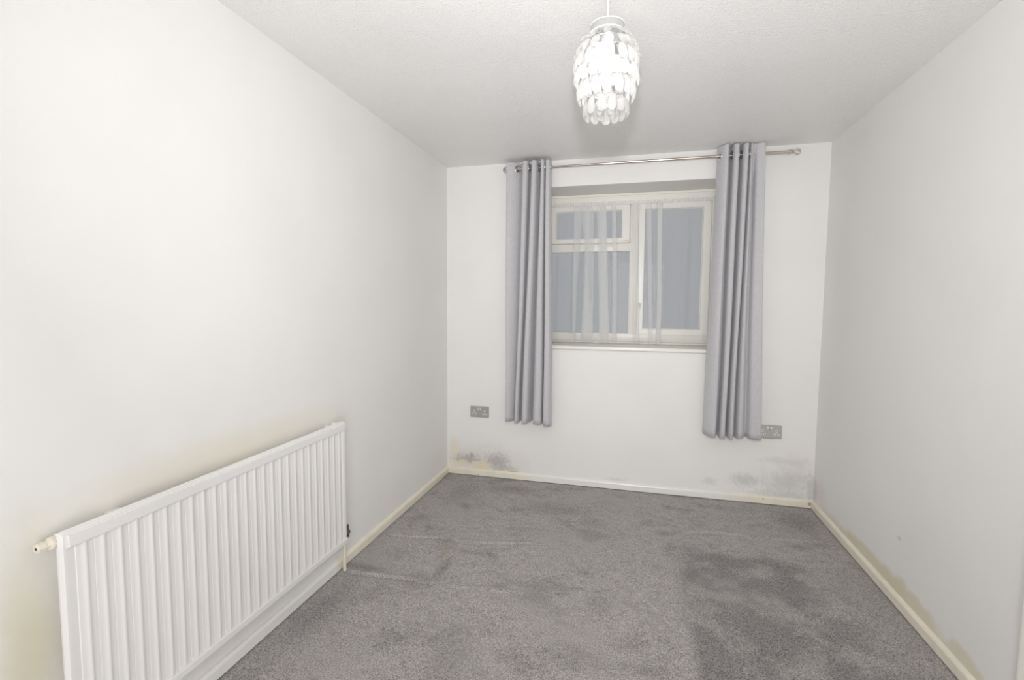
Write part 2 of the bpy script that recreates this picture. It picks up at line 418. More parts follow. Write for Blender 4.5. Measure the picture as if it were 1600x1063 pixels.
# ------------------------------------------------------------------ room shell
OX0, OX1, OZ0, OZ1 = .70, 1.965, 1.012, 2.165          # window opening
DY0, DY1, DZ = -2.62, -1.834, 1.99                      # door opening in the right wall
struct(obj('floor', boxbm((-.12, -D-.12, -.16), (W+.12, .42, -.012)), m_wall_plain), 'flat floor slab under the grey carpet', 'floor')
struct(obj('ceiling', boxbm((-.12, -D-.12, H), (W+.12, .42, H+.12)), m_ceiling), 'white stippled ceiling with faint paper joints', 'ceiling')
struct(obj('wall_left', boxbm((-.12, -D, -.012), (0, 0, H)), m_wall_left), 'white painted left wall behind the radiator', 'wall')
struct(obj('wall_back', ring_wall(bmesh.new(), 'y', 0, .42, -.12, W+.12, -.012, H, (OX0, OX1, OZ0, OZ1)), m_wall_back), 'white painted window wall with mould near the floor', 'wall')
struct(obj('wall_right', ring_wall(bmesh.new(), 'x', W, W+.12, -D, 0, -.012, H, (DY0, DY1, 0.0, DZ)), m_wall_right), 'white painted right wall with yellow damp stain along skirting', 'wall')
struct(obj('wall_rear', ring_wall(bmesh.new(), 'y', -D-.12, -D, -.12, W+.12, -.012, H, (.95, 1.85, 0.0, 2.03)), m_wall_plain), 'unseen white wall behind the camera with doorway added for the fill light', 'wall')  # doorway is an addition that lets the fill light in

# fitted carpet: real creases and slight unevenness
def carpet():
    X = np.linspace(.001, W-.001, 430); Y = np.concatenate([np.linspace(-D+.001, -2.0, 40)[:-1], np.linspace(-2.0, -.001, 334)]); nx, ny = len(X), len(Y)
    XX, YY = np.meshgrid(X, Y, indexing='ij')
    Z = .0008*np.sin(XX*7+1.3*np.sin(YY*4)) + .0007*np.sin(YY*9+XX*3)
    def crease(p, q, h, w):
        nonlocal Z
        p = np.array(p); q = np.array(q); d = q-p; L = np.hypot(*d); d = d/L
        s = (XX-p[0])*d[0]+(YY-p[1])*d[1]; n = -(XX-p[0])*d[1]+(YY-p[1])*d[0] + .006*np.sin(s*14)
        env = np.clip(s/.06, 0, 1)*np.clip((L-s)/.08, 0, 1)
        Z = Z + h*env*(1.5*np.exp(-(n/(w*.8))**2) - .8*np.exp(-((n+w*1.5)/(w*.7))**2))
    crease((.02, -1.044), (.52, -1.00), .0055, .011); crease((.52, -1.00), (.95, -.93), .0028, .012)
    crease((.03, -1.445), (.52, -1.43), .0065, .012); crease((.52, -1.43), (1.0, -1.40), .0025, .014)
    crease((.46, -1.10), (.50, -1.46), .0035, .012)
    crease((1.656, -.84), (1.632, -1.52), .0055, .011)
    crease((1.60, -.55), (2.54, -.50), .0035, .012); crease((2.0, -.56), (2.5, -.50), .003, .010)
    crease((1.40, -1.15), (1.60, -1.5), .002, .012)
    Z -= .0015
    v = np.stack([XX, YY, Z], -1).reshape(-1, 3)
    f = [(i*ny+j, (i+1)*ny+j, (i+1)*ny+j+1, i*ny+j+1) for i in range(nx-1) for j in range(ny-1)]
    n0 = len(v)
    loop = [i*ny for i in range(nx)] + [(nx-1)*ny+j for j in range(1, ny)] + [i*ny+ny-1 for i in range(nx-2, -1, -1)] + [j for j in range(ny-2, 0, -1)]
    low = v[loop].copy(); low[:, 2] = -.0118
    v = np.vstack([v, low]); m = len(loop)
    for k in range(m):
        k2 = (k+1) % m; f.append((loop[k], n0+k, n0+k2, loop[k2]))
    f.append(tuple(n0+k for k in range(m))[::-1])
    return v, f
cp = obj('fitted_carpet', carpet(), m_carpet, smooth_='auto')
tag(cp, 'mottled grey cut pile carpet covering the whole floor, creased and flattened', 'carpet')

# skirting boards (profile: d = distance from wall, z)
SK = [(0, .004), (.0145, .004), (.0145, .040), (.0120, .046), (.0075, .051), (0, .054)]
def extrude_prof(P0, P1, nrm, prof, m0=0.0, m1=0.0):
    bm = bmesh.new(); P0 = Vector(P0); P1 = Vector(P1); nrm = Vector(nrm); t = (P1-P0).normalized()
    a = [bm.verts.new(P0 + nrm*d + Vector((0, 0, z)) + t*(m0*d)) for d, z in prof]
    b = [bm.verts.new(P1 + nrm*d + Vector((0, 0, z)) - t*(m1*d)) for d, z in prof]
    n = len(prof)
    for i in range(n):
        j = (i+1) % n; bm.faces.new((a[i], a[j], b[j], b[i]))
    bm.faces.new(a[::-1]); bm.faces.new(b); bmesh.ops.recalc_face_normals(bm, faces=bm.faces[:]); return bm
struct(obj('baseboard_left', extrude_prof((0, -D, 0), (0, 0, 0), (1, 0, 0), SK, 1, 1), m_skirt_left), 'low cream skirting along the left wall, white under the radiator', 'skirting')
struct(obj('baseboard_back', extrude_prof((0, 0, 0), (W, 0, 0), (0, -1, 0), SK, 1, 1), m_skirt_back), 'low cream and white skirting under the window wall', 'skirting')
struct(obj('baseboard_right', extrude_prof((W, -1.774, 0), (W, 0, 0), (-1, 0, 0), SK, 0, 1), m_skirt), 'low cream skirting along the right wall', 'skirting')
struct(obj('baseboard_rear', extrude_prof((0, -D, 0), (.95, -D, 0), (0, 1, 0), SK, 1, 0), m_skirt), 'skirting behind the camera', 'skirting')

# ------------------------------------------------------------------ door on the right wall (only its frame edge shows)
dr = thing('door_1', (W, (DY0+DY1)/2, 0), 'white door with cream edged architrave at right edge of photo', 'door', kind='structure')
bm = bmesh.new()
prof = [(0, 0), (.020, 0), (.020, .006), (.014, .050), (.010, .060), (0, .060)]
def arch_side(y, s, z1):
    bm = bmesh.new()
    a = [bm.verts.new((W - d, y + s*w, .002)) for d, w in prof]; b = [bm.verts.new((W - d, y + s*w, z1)) for d, w in prof]
    for i in range(len(prof)):
        j = (i+1) % len(prof); bm.faces.new((a[i], a[j], b[j], b[i]))
    bm.faces.new(a); bm.faces.new(b[::-1]); bmesh.ops.recalc_face_normals(bm, faces=bm.faces[:]); return bm
obj('architrave', arch_side(-1.776, -1, DZ+.06), m_arch, dr)
obj('architrave', arch_side(DY0-.06, 1, DZ+.06), m_arch, dr)
obj('architrave', boxbm((W-.018, DY0, DZ), (W, DY1, DZ+.06), .003), m_arch, dr)
bm = bmesh.new()
box(bm, (W, DY1-.022, .002), (W+.12, DY1, DZ)); box(bm, (W, DY0, .002), (W+.12, DY0+.022, DZ)); box(bm, (W, DY0+.022, DZ-.022), (W+.12, DY1-.022, DZ))
obj('door_lining', bm, m_arch, dr)
leaf = obj('door_leaf', boxbm((W+.006, DY0+.025, .006), (W+.046, DY1-.025, DZ-.026), .002), m_door, dr)
bm = bmesh.new(); lathe(bm, (W+.006, DY0+.09, 1.0), (-1, 0, 0), [(0, 0), (0, .026), (.006, .026), (.008, .010), (.045, .010), (.045, 0)])
tube(bm, [(W-.034, DY0+.09, 1.0), (W-.036, DY0+.13, 1.0), (W-.034, DY0+.20, 1.0)], .009)
obj('door_handle', bm, m_chrome, dr, smooth_='auto')

# ------------------------------------------------------------------ window
YF = .305                                               # inner face of the timber frame
wn = thing('window_1', ((OX0+OX1)/2, YF, OZ0), 'cream timber window with top hung vent, fixed pane and side casement', 'window', kind='structure')
FX0, FX1, FZ0, FZ1 = OX0+.001, OX1-.001, 1.048, OZ1-.012
bm = bmesh.new()
def bar(bm, x0, x1, z0, z1, y0=YF, y1=YF+.075):
    b = boxbm((x0, y0, z0), (x1, y1, z1), .004, 2); me = bpy.data.meshes.new('t'); b.to_mesh(me); b.free(); bm.from_mesh(me); bpy.data.meshes.remove(me)
bar(bm, FX0, FX0+.035, FZ0, FZ1); bar(bm, FX1-.042, FX1, FZ0, FZ1)
bar(bm, FX0+.03, FX1-.04, FZ1-.070, FZ1); bar(bm, FX0+.03, FX1-.04, FZ0, FZ0+.062)
bar(bm, 1.350, 1.412, FZ0+.055, FZ1-.065)               # mullion
bar(bm, FX0+.03, 1.355, 1.735, 1.795)                   # transom
obj('window_frame', bm, m_frame, wn, smooth_='auto')
bm = boxbm((FX0, YF-.014, FZ1-.006), (FX1, YF+.004, OZ1-.001), .003)
obj('head_bead', bm, m_frame, wn, label='thin cream bead along the top of the window frame')
def sash(nm, x0, x1, z0, z1, gx0, gx1, gz0, gz1, y0, lab):
    s = bmesh.new()
    yb = YF+.062
    ring_wall(s, 'y', y0, yb, x0, x1, z0, z1, (gx0, gx1, gz0, gz1))
    bmesh.ops.bevel(s, geom=s.edges[:], offset=.003, segments=2, affect='EDGES')
    o = obj(nm, s, m_frame, wn, smooth_='auto', label=lab)
    obj('pane', boxbm((gx0-.006, YF+.034, gz0-.006), (gx1+.006, YF+.038, gz1+.006)), m_pane, o)
    g = ring_wall(bmesh.new(), 'y', YF+.026, YF+.034, gx0-.001, gx1+.001, gz0-.001, gz1+.001, (gx0+.004, gx1-.004, gz0+.004, gz1-.004))
    obj('glazing_bead', g, m_frame, o)
    return o
vent = sash('vent_sash', .742, 1.346, 1.798, FZ1-.072, .787, 1.292, 1.834, 2.041, YF-.008, 'small top hung vent sash on the left')
case = sash('casement_sash', 1.414, 1.919, 1.106, FZ1-.072, 1.453, 1.867, 1.148, 2.041, YF-.010, 'tall side hung casement sash on the right')
o = obj('pane', boxbm((FX0+.030, YF+.040, FZ0+.057), (1.355, YF+.044, 1.740)), m_pane, wn, label='large fixed lower left pane')
# casement fastener and stay, slightly rusted
bm = boxbm((1.420, YF-.018, 1.300), (1.440, YF-.009, 1.345), .002)
tube(bm, [(1.430, YF-.024, 1.335), (1.428, YF-.040, 1.300), (1.427, YF-.040, 1.235)], .005)
obj('window_handle', bm, m_creamp, case, smooth_='auto')
bm = boxbm((1.408, YF-.018, 2.035), (1.424, YF-.009, 2.075), .002)
obj('hinge', bm, m_creamp, wn)
bm = boxbm((1.350, YF-.016, 1.806), (1.362, YF-.008, 1.822), .002); tube(bm, [(1.30, YF-.018, 1.812), (1.36, YF-.018, 1.812)], .004)
obj('stay', bm, m_creamp, vent, smooth_='auto')
# sill board with rounded nosing
bm = boxbm((OX0+.001, -.004, OZ0+.001), (OX1-.001, YF+.03, OZ0+.020), .002)
lo = boxbm((OX0-.03, -.026, OZ0-.008), (OX1+.03, -.0005, OZ0+.020), .0085, 4)
me = bpy.data.meshes.new('t'); lo.to_mesh(me); lo.free(); bm.from_mesh(me); bpy.data.meshes.remove(me)
obj('window_sill', bm, m_sill, wn, smooth_='auto')
bm = boxbm((OX0+.002, YF-.012, OZ0+.021), (OX1-.002, YF+.03, FZ0-.001), .003)
obj('sill_upstand', bm, m_sill, wn)

# ------------------------------------------------------------------ net curtain
def netcurtain():
    t = thing('net_curtain', (1.33, .27, 2.09), 'sheer white net curtain gathered over the middle of the window', 'net curtain')
    bm = bmesh.new()
    # heading: wire and ruffled tape
    hv = []; n = 520; z0, z1 = 2.078, 2.106; rows = 5
    for k in range(n+1):
        x = .722 + (1.945-.722)*k/n
        y = .284 + .0035*math.sin(k*1.35+2*math.sin(k*.11)) + .002*math.sin(k*.47)
        for r in range(rows): 
            zz = z0 + (z1-z0)*r/(rows-1) + (.0022*math.sin(k*.9+1.7*math.sin(k*.21)) if r in (0, rows-1) else 0)
            hv.append((x, y - (.0015 if 0 < r < rows-1 else 0), zz))
    hf = [(k*rows+r, (k+1)*rows+r, (k+1)*rows+r+1, k*rows+r+1) for k in range(n) for r in range(rows-1)]
    obj('heading', (hv, hf), m_nethead, t, smooth_=True, label='ruffled heading of the net')
    bm = tube(bmesh.new(), [(.722, .291, 2.091), (1.33, .291, 2.087), (1.945, .291, 2.091)], .0018)
    obj('curtain_wire', bm, m_white, t)
    # sheet: path of x with overlapping folds; top positions vs bottom positions
    path = [(.725, .725), (.80, .80), (.86, .865), (.915, .915), (1.00, .955), (.93, .93), (.985, .995),
            (1.06, 1.00), (.97, 1.092), (1.03, .998), (1.075, 1.095), (1.02, 1.01), (1.085, 1.08), (1.115, 1.14),
            (1.17, 1.215), (1.12, 1.14), (1.165, 1.205), (1.10, 1.135), (1.18, 1.195), (1.20, 1.235), (1.245, 1.275), (1.21, 1.238), (1.25, 1.272), (1.275, 1.30),
            (1.31, 1.34), (1.345, 1.37), (1.40, 1.44), (1.36, 1.39), (1.43, 1.455), (1.455, 1.50), (1.50, 1.53), (1.46, 1.50), (1.505, 1.525), (1.53, 1.557),
            (1.575, 1.592), (1.535, 1.557), (1.58, 1.590), (1.54, 1.56), (1.59, 1.588), (1.64, 1.63), (1.72, 1.72), (1.83, 1.83), (1.945, 1.94)]
    P = []
    for a, b in zip(path, path[1:]):
        L = max(abs(b[0]-a[0]), abs(b[1]-a[1])); m = max(3, int(L/.008))
        for q in range(m):
            f = q/m; f = f*f*(3-2*f) if (b[0]-a[0]) < .1 else f
            P.append((a[0]+(b[0]-a[0])*f, a[1]+(b[1]-a[1])*f))
    P.append(path[-1])
    rows = 26; vs = []; nP = len(P)
    for k, (xt, xb) in enumerate(P):
        lay = .0085*math.sin(k*.33) + .003*math.sin(k*.9)
        for r in range(rows):
            s = r/(rows-1); z = 2.080 - (2.080 - 1.0365)*s
            e = s**.75
            x = xt + (xb-xt)*e + .004*math.sin(s*5+k*.07)*s
            vs.append((x, .272 + lay*(.3+.7*min(1, s*3)), z + (.004*math.sin(k*.12))*s))
    fs = [(k*rows+r, (k+1)*rows+r, (k+1)*rows+r+1, k*rows+r+1) for k in range(nP-1) for r in range(rows-1)]
    obj('net_panel', (vs, fs), m_net, t, smooth_=True)
netcurtain()

# ------------------------------------------------------------------ curtain rod
RZ, RY = 2.284, -.080
cr = thing('curtain_rod', (1.40, RY, RZ), 'slim satin nickel curtain rod with clear ball ends above the window', 'curtain rod')
obj('rod', lathe(bmesh.new(), (.525, RY, RZ), (1, 0, 0), rod_prof(.68, .0065), 20), m_nickel, cr, smooth_='auto', label='thinner inner length of the rod')
obj('rod', lathe(bmesh.new(), (1.19, RY, RZ), (1, 0, 0), rod_prof(1.12, .0083), 20), m_nickel2, cr, smooth_='auto', label='thicker outer length of the rod')
for x, s in ((2.305, 1), (.527, -1)):
    f = lathe(bmesh.new(), (x, RY, RZ), (s, 0, 0), [(0, 0), (0, .0125), (.010, .0125), (.012, .0085), (.018, .0075), (.018, .0105), (.024, .0105), (.026, .006), (.030, .006), (.030, 0)], 20)
    fo = obj('finial', f, m_nickel2, cr, smooth_='auto')
    b = bmesh.new(); bmesh.ops.create_icosphere(b, subdivisions=2, radius=.019, matrix=Matrix.Translation((x+s*.047, RY, RZ)))
    obj('crystal_ball', b, m_crystal, fo, label='clear faceted glass ball')
for x in (.562, 2.135):
    b = lathe(bmesh.new(), (x, -.0003, RZ), (0, -1, 0), [(0, 0), (0, .022), (.004, .022), (.006, .007), (.068, .007), (.068, 0)], 20)
    torus(b, (x, RY, RZ), (1, 0, 0), .0125, .003, 20, 8)
    obj('bracket', b, m_nickel2, cr, smooth_='auto')

# ------------------------------------------------------------------ grey eyelet curtains
def catmull(pts, sub):
    out = []; n = len(pts)
    for i in range(n-1):
        p0 = pts[max(i-1, 0)]; p1 = pts[i]; p2 = pts[i+1]; p3 = pts[min(i+2, n-1)]
        for q in range(sub):
            t = q/sub
            out.append(tuple(.5*((2*p1[k]) + (-p0[k]+p2[k])*t + (2*p0[k]-5*p1[k]+4*p2[k]-p3[k])*t*t + (-p0[k]+3*p1[k]-3*p2[k]+p3[k])*t**3) for k in range(2)))
    out.append(pts[-1]); return out
def curtain(label, top, wt, wb, ztop, zbots, seed, valley=None):
    P = catmull(top, 9)
    xs = [p[0] for p in P]
    t = thing('curtain', (sum(xs)/len(xs), RY, RZ), label, 'curtain', 'grey eyelet curtains at the window')
    # wt -> wb : piecewise linear warp of x towards the hem
    def warp(x): return float(np.interp(x, wt, wb)) + (min(0, x-wt[0]) + max(0, x-wt[-1]))
    zs = [ztop - i*.006 for i in range(15)]
    while zs[-1] > .60: zs.append(zs[-1]-.045)
    s = np.concatenate([[0], np.cumsum([math.hypot(b[0]-a[0], b[1]-a[1]) for a, b in zip(P, P[1:])])])
    # resample by arc length ~5 mm
    ns = int(s[-1]/.005); sx = np.linspace(0, s[-1], ns)
    px = np.interp(sx, s, [p[0] for p in P]); py = np.interp(sx, s, [p[1] for p in P])
    rng = random.Random(seed); ph = [rng.uniform(0, 6.28) for _ in range(4)]
    bz = [float(np.interp(x, [c for c, _ in zbots], [z for _, z in zbots])) for x in [warp(q) for q in px]]
    nrow = len(zs)+3; vs = []
    for k in range(ns):
        for r in range(nrow):
            if r < len(zs): z = zs[r]
            else:
                f = (r-len(zs)+1)/3.0; z = zs[-1] + (bz[k]-zs[-1])*f
            d = (ztop-z)/(ztop-.46); e = d**1.1
            x = px[k] + (warp(px[k])-px[k])*e + 0.0
            amp = 1 + .10*math.sin(ph[0]+d*4+k*.02)*d
            y = -.075 + (py[k]+.075)*amp + .004*math.sin(ph[1]+d*6+k*.05)*d
            if valley: y += .045*min(1.0, d*9)*math.exp(-((px[k]-valley)/.009)**2)
            x += .003*math.sin(ph[2]+d*7+k*.045)*d
            vs.append((x, y, z))
    # eyelets: where the cloth crosses the rod line
    holes = []
    for k in range(ns-1):
        a, b = py[k]-RY, py[k+1]-RY
        if a*b < 0:
            dx, dy = px[min(k+4, ns-1)]-px[max(k-3, 0)], py[min(k+4, ns-1)]-py[max(k-3, 0)]
            if not holes or (sx[k]-holes[-1][0]) > .042: holes.append((sx[k], px[k], (dy, -dx, 0)))
    fs = []
    for k in range(ns-1):
        for r in range(nrow-1):
            if r < 16:
                zc = (zs[r]+zs[min(r+1, len(zs)-1)])/2; sc = (sx[k]+sx[k+1])/2
                if any(math.hypot(sc-h[0], zc-RZ) < .0165 for h in holes): continue
            fs.append((k*nrow+r, (k+1)*nrow+r, (k+1)*nrow+r+1, k*nrow+r+1))
    o = obj('fabric', (vs, fs), m_fabric, t, smooth_=True)
    md = o.modifiers.new('thickness', 'SOLIDIFY'); md.thickness = .0018; md.offset = 0
    # stitched hem line
    hv = []
    for k in range(ns):
        v0 = Vector(vs[k*nrow+nrow-1]); v1 = Vector(vs[k*nrow+nrow-2]); g = (v1-v0).normalized()
        p = v0 + g*.055
        ka, kb = max(k-2, 0), min(k+2, ns-1)
        tt = Vector(vs[kb*nrow+nrow-1])-Vector(vs[ka*nrow+nrow-1]); nn = Vector((tt.y, -tt.x, 0)).normalized()
        hv.append((p, nn))
    bm = bmesh.new()
    for sg in (1, -1):
        a = [bm.verts.new(p + nn*sg*.0013 + Vector((0, 0, .0007))) for p, nn in hv]; b = [bm.verts.new(p + nn*sg*.0013 - Vector((0, 0, .0007))) for p, nn in hv]
        for k in range(ns-1): bm.faces.new((a[k], a[k+1], b[k+1], b[k]))
    obj('hem_stitching', bm, m_fabric, t)
    for sh, hx, nrm in holes:
        b = torus(bmesh.new(), (hx, RY, RZ), nrm, .0215, .0048, 26, 8)
        obj('eyelet', b, m_chrome, t, smooth_=True)
    return t
L = [(.497, -.112), (.520, -.112), (.548, -.098), (.578, -.072), (.600, -.040), (.610, -.034), (.612, -.060), (.612, -.105), (.622, -.124), (.640, -.124), (.652, -.105),
     (.654, -.060), (.660, -.036), (.672, -.040), (.676, -.080), (.680, -.118), (.694, -.128), (.710, -.118), (.722, -.080), (.732, -.042), (.742, -.040),
     (.743, -.080), (.745, -.118), (.753, -.128), (.764, -.118), (.767, -.080), (.768, -.050), (.773, -.050), (.774, -.080), (.777, -.110), (.789, -.116), (.801, -.108), (.810, -.074)]
curtain('long grey eyelet curtain left of the window, nearer the left wall', L,
        [.497, .606, .664, .738, .769, .810], [.497, .565, .603, .688, .770, .838], 2.326,
        [(.49, .470), (.56, .468), (.63, .462), (.69, .474), (.75, .464), (.775, .462), (.80, .452), (.84, .452)], 3)
Rr = [(1.893, -.050), (1.900, -.066), (1.912, -.095), (1.930, -.120), (1.947, -.126), (1.955, -.100), (1.957, -.060), (1.962, -.036), (1.972, -.042), (1.978, -.080),
      (1.984, -.116), (1.999, -.128), (2.012, -.118), (2.017, -.080), (2.020, -.042), (2.028, -.036), (2.034, -.070), (2.040, -.112), (2.054, -.128), (2.067, -.118),
      (2.071, -.080), (2.073, -.052), (2.077, -.056), (2.079, -.090), (2.084, -.116), (2.091, -.112), (2.094, -.101), (2.099, -.095), (2.110, -.096), (2.126, -.104), (2.144, -.111), (2.162, -.118)]
curtain('long grey eyelet curtain right of the window, hem reaching the socket', Rr,
        [1.893, 1.955, 2.019, 2.073, 2.094, 2.160], [1.860, 1.938, 2.003, 2.044, 2.110, 2.206], 2.345,
        [(1.86, .470), (1.90, .457), (1.94, .460), (1.97, .452), (2.0, .457), (2.04, .455), (2.11, .468), (2.16, .456), (2.21, .460)], 8, 2.103)

# ------------------------------------------------------------------ radiator
def radiator():
    Y0, Y1, Z0, Z1 = -2.660, -1.462, .152, .757
    XF = .062
    t = thing('radiator', (XF, (Y0+Y1)/2, Z0), 'white ribbed steel panel radiator hung low on the left wall', 'radiator')
    # pressed front panel, height field h(y,z) out from the wall
    pitch = .0437; ys = []
    u0 = -2.628
    nf = 26
    yv = [Y0, Y0+.002, Y0+.006, Y0+.015]
    y = u0
    prof = [(0.0, -.0056), (.015, -.0056), (.05, -.0040), (.20, -.0036), (.34, -.0032), (.42, -.0012), (.47, -.0001), (.56, -.0001), (.61, -.0012), (.69, -.0034), (.84, -.0038), (.985, -.0040)]
    cols = [(yy, None) for yy in yv]
    for i in range(nf):
        for f, h in prof: cols.append((u0 + pitch*(i+f), h))
    last = u0 + pitch*nf
    cols += [(last, -.0034), (last+.003, -.0015)] + [(yy, None) for yy in (Y1-.012, Y1-.005, Y1-.002, Y1)]
    cols = [c for c in cols if True]
    cols.sort(key=lambda c: c[0])
    def edge(y):   # rolled vertical edges
        d = min(y-Y0, Y1-y); return -.010*max(0, 1-d/.006)**2
    zr = [(Z0, 'o', -.012), (Z0+.002, 'o', -.005), (Z0+.006, 'o', -.0015), (Z0+.026, 'o', -.0012), (Z0+.030, 'm', .5), (Z0+.036, 'm', .85), (Z0+.042, 'p', 1), (.30, 'p', 1), (.5, 'p', 1),
          (.700, 'p', 1), (.709, 'p', 1), (.713, 'm', .9), (.715, 'm', .4), (Z1-.040, 'o', -.0012), (Z1-.006, 'o', -.0020), (Z1-.002, 'o', -.006), (Z1, 'o', -.013)]
    vs = []; nr = len(zr)
    for y, h in cols:
        for z, k, a in zr:
            hh = -.0012 if h is None else h
            if k == 'o': d = a
            elif k == 'p': d = hh
            else: d = hh*a + (-.0012)*(1-a)
            vs.append((XF + d + edge(y), y, z))
    fs = [(i*nr+j, (i+1)*nr+j, (i+1)*nr+j+1, i*nr+j+1) for i in range(len(cols)-1) for j in range(nr-1)]
    o = obj('front_panel', (vs, fs), m_rad, t, smooth_='auto')
    # raised welded seam bands along the top and the bottom
    def band(z0, z1, out, y0, y1, nm, lab):
        b = boxbm((XF-.004, y0, z0), (XF+out, y1, z1), 0)
        ed = [e for e in b.edges if all(v.co.x > XF for v in e.verts)]
        bmesh.ops.bevel(b, geom=ed, offset=min(.0035, out*.9), segments=3, affect='EDGES'); obj(nm, b, m_rad, t, smooth_='auto', label=lab)
    band(.716, .7505, .0045, Y0+.013, Y1-.003, 'seam_band', 'raised band along the top of the radiator')
    band(Z0+.002, Z0+.027, .0030, Y0+.013, Y1-.001, 'seam_band', 'raised band along the bottom of the radiator')
    obj('back_panel', boxbm((XF-.022, Y0+.002, Z0+.002), (XF-.010, Y1-.002, Z1-.001), .003), m_rad, t, smooth_='auto')
    obj('top_flange', boxbm((XF-.0125, Y0+.004, Z1-.004), (XF-.0105, Y1-.001, Z1+.003)), m_rad, t)
    for yb in (Y0+.16, Y1-.055):
        b = boxbm((.0005, yb-.018, .62), (XF-.022, yb+.018, .748), .002)
        if yb > -2:
            me = bpy.data.meshes.new('t'); q = boxbm((.030, yb-.012, .742), (XF-.010, yb+.012, .7625), .002); q.to_mesh(me); q.free(); b.from_mesh(me); bpy.data.meshes.remove(me)
        obj('wall_bracket', b, m_rad, t, smooth_='auto')
    for yb in (Y0+.16, Y1-.075):
        obj('wall_bracket', boxbm((.0005, yb-.018, .20), (XF-.022, yb+.018, .26), .002), m_rad, t, smooth_='auto')
    # bleed plug at the near top end
    b = lathe(bmesh.new(), (.034, Y0+.012, .734), (0, -1, 0), [(0, 0), (0, .0165), (.018, .0165), (.021, .0115), (.026, .0105), (.030, .0120), (.044, .0120), (.046, .0095), (.046, .0045), (.040, .0045), (.040, 0)], 8)
    bp = obj('bleed_plug', b, m_creamp, t, label='cream bleed plug with hexagonal end')
    b = lathe(bmesh.new(), (.034, Y0+.012-.0402, .734), (0, -1, 0), [(0, 0), (0, .0044), (.0045, .0044), (.0045, .0022), (.002, .002), (.002, 0)], 6)
    obj('bleed_screw', b, m_brass, bp)
    # lockshield valve and tail pipe at the far bottom end
    b = lathe(bmesh.new(), (.036, Y1-.002, .182), (0, 1, 0), [(0, 0), (0, .011), (.010, .011), (.014, .008), (.030, .008), (.034, .0115), (.046, .0115), (.048, .008), (.056, .008), (.056, 0)], 8)
    obj('lockshield_valve', b, m_brass, t, label='dark tarnished valve body at the far bottom corner')
    b = lathe(bmesh.new(), (.036, Y1+.040, .160), (0, 0, 1), [(0, 0), (0, .0075), (.030, .0085), (.034, .0065), (.060, .0065), (.062, .004), (.062, 0)], 12)
    obj('valve_cap', b, m_brass, t, smooth_='auto')
    b = tube(bmesh.new(), [(.036, Y1+.010, .168), (.036, Y1+.010, .08), (.036, Y1+.010, .001)], .0085, 14)
    obj('tail_pipe', b, m_creamp, t, smooth_='auto', label='cream painted pipe going down to the carpet')
radiator()

# ------------------------------------------------------------------ double sockets
def socket(xc, zc, label, tilt):
    t = thing('double_socket', (xc, 0, zc), label, 'socket', 'brushed steel double sockets on the window wall')
    w, h, d = .147, .086, .007
    b = boxbm((xc-w/2, -d, zc-h/2), (xc+w/2, -.0004, zc+h/2))
    ed = [e for e in b.edges if all(v.co.y < -d/2 for v in e.verts)]
    bmesh.ops.bevel(b, geom=ed, offset=.0025, segments=3, affect='EDGES')
    if tilt:
        for v in b.verts:
            if v.co.z < zc and v.co.y < -.003: v.co.y -= tilt
    fp = obj('face_plate', b, m_steel, t, smooth_='auto', label='brushed steel face plate')
    yf = -d
    def yoff(z): return -tilt*(.5-(z-zc)/h) if tilt else 0
    for s in (-1, 1):
        sx = xc + s*.0085
        obj('switch', boxbm((sx-.0062, yf-.0045+yoff(zc+.022), zc+.012), (sx+.0062, yf+.001, zc+.033), .0015), m_steel_edge, t, smooth_='auto')
    for s in (-1, 1):
        ox = xc + s*.042
        for (dx, dz, bw, bh, sw, sh) in ((0, .006, .011, .016, .004, .0085), (-.0115, -.0165, .0135, .0115, .0068, .0042), (.0115, -.0165, .0135, .0115, .0068, .0042)):
            yy = yf + yoff(zc+dz)
            o = obj('pin_insert', boxbm((ox+dx-bw/2, yy-.0006, zc+dz-bh/2), (ox+dx+bw/2, yy+.002, zc+dz+bh/2)), m_white, t)
            obj('pin_slot', boxbm((ox+dx-sw/2, yy-.0009, zc+dz-sh/2), (ox+dx+sw/2, yy+.001, zc+dz+sh/2)), m_dark, o)
    for s in (-1, 1):
        obj('screw', lathe(bmesh.new(), (xc+s*.0605, yf+.001+yoff(zc), zc), (0, -1, 0), [(0, 0), (0, .0032), (.0014, .0032), (.0018, .002), (.0018, 0)], 10), m_brass, t)
    if tilt:
        obj('back_box', boxbm((xc-.060, -.004, zc-h/2-.003), (xc+.03, -.0004, zc-h/2+.002)), m_brown, t)
socket(.2645, .502, 'brushed steel double socket left of the left curtain', 0)
socket(2.287, .4935, 'brushed steel double socket partly behind hem of right curtain', .004)

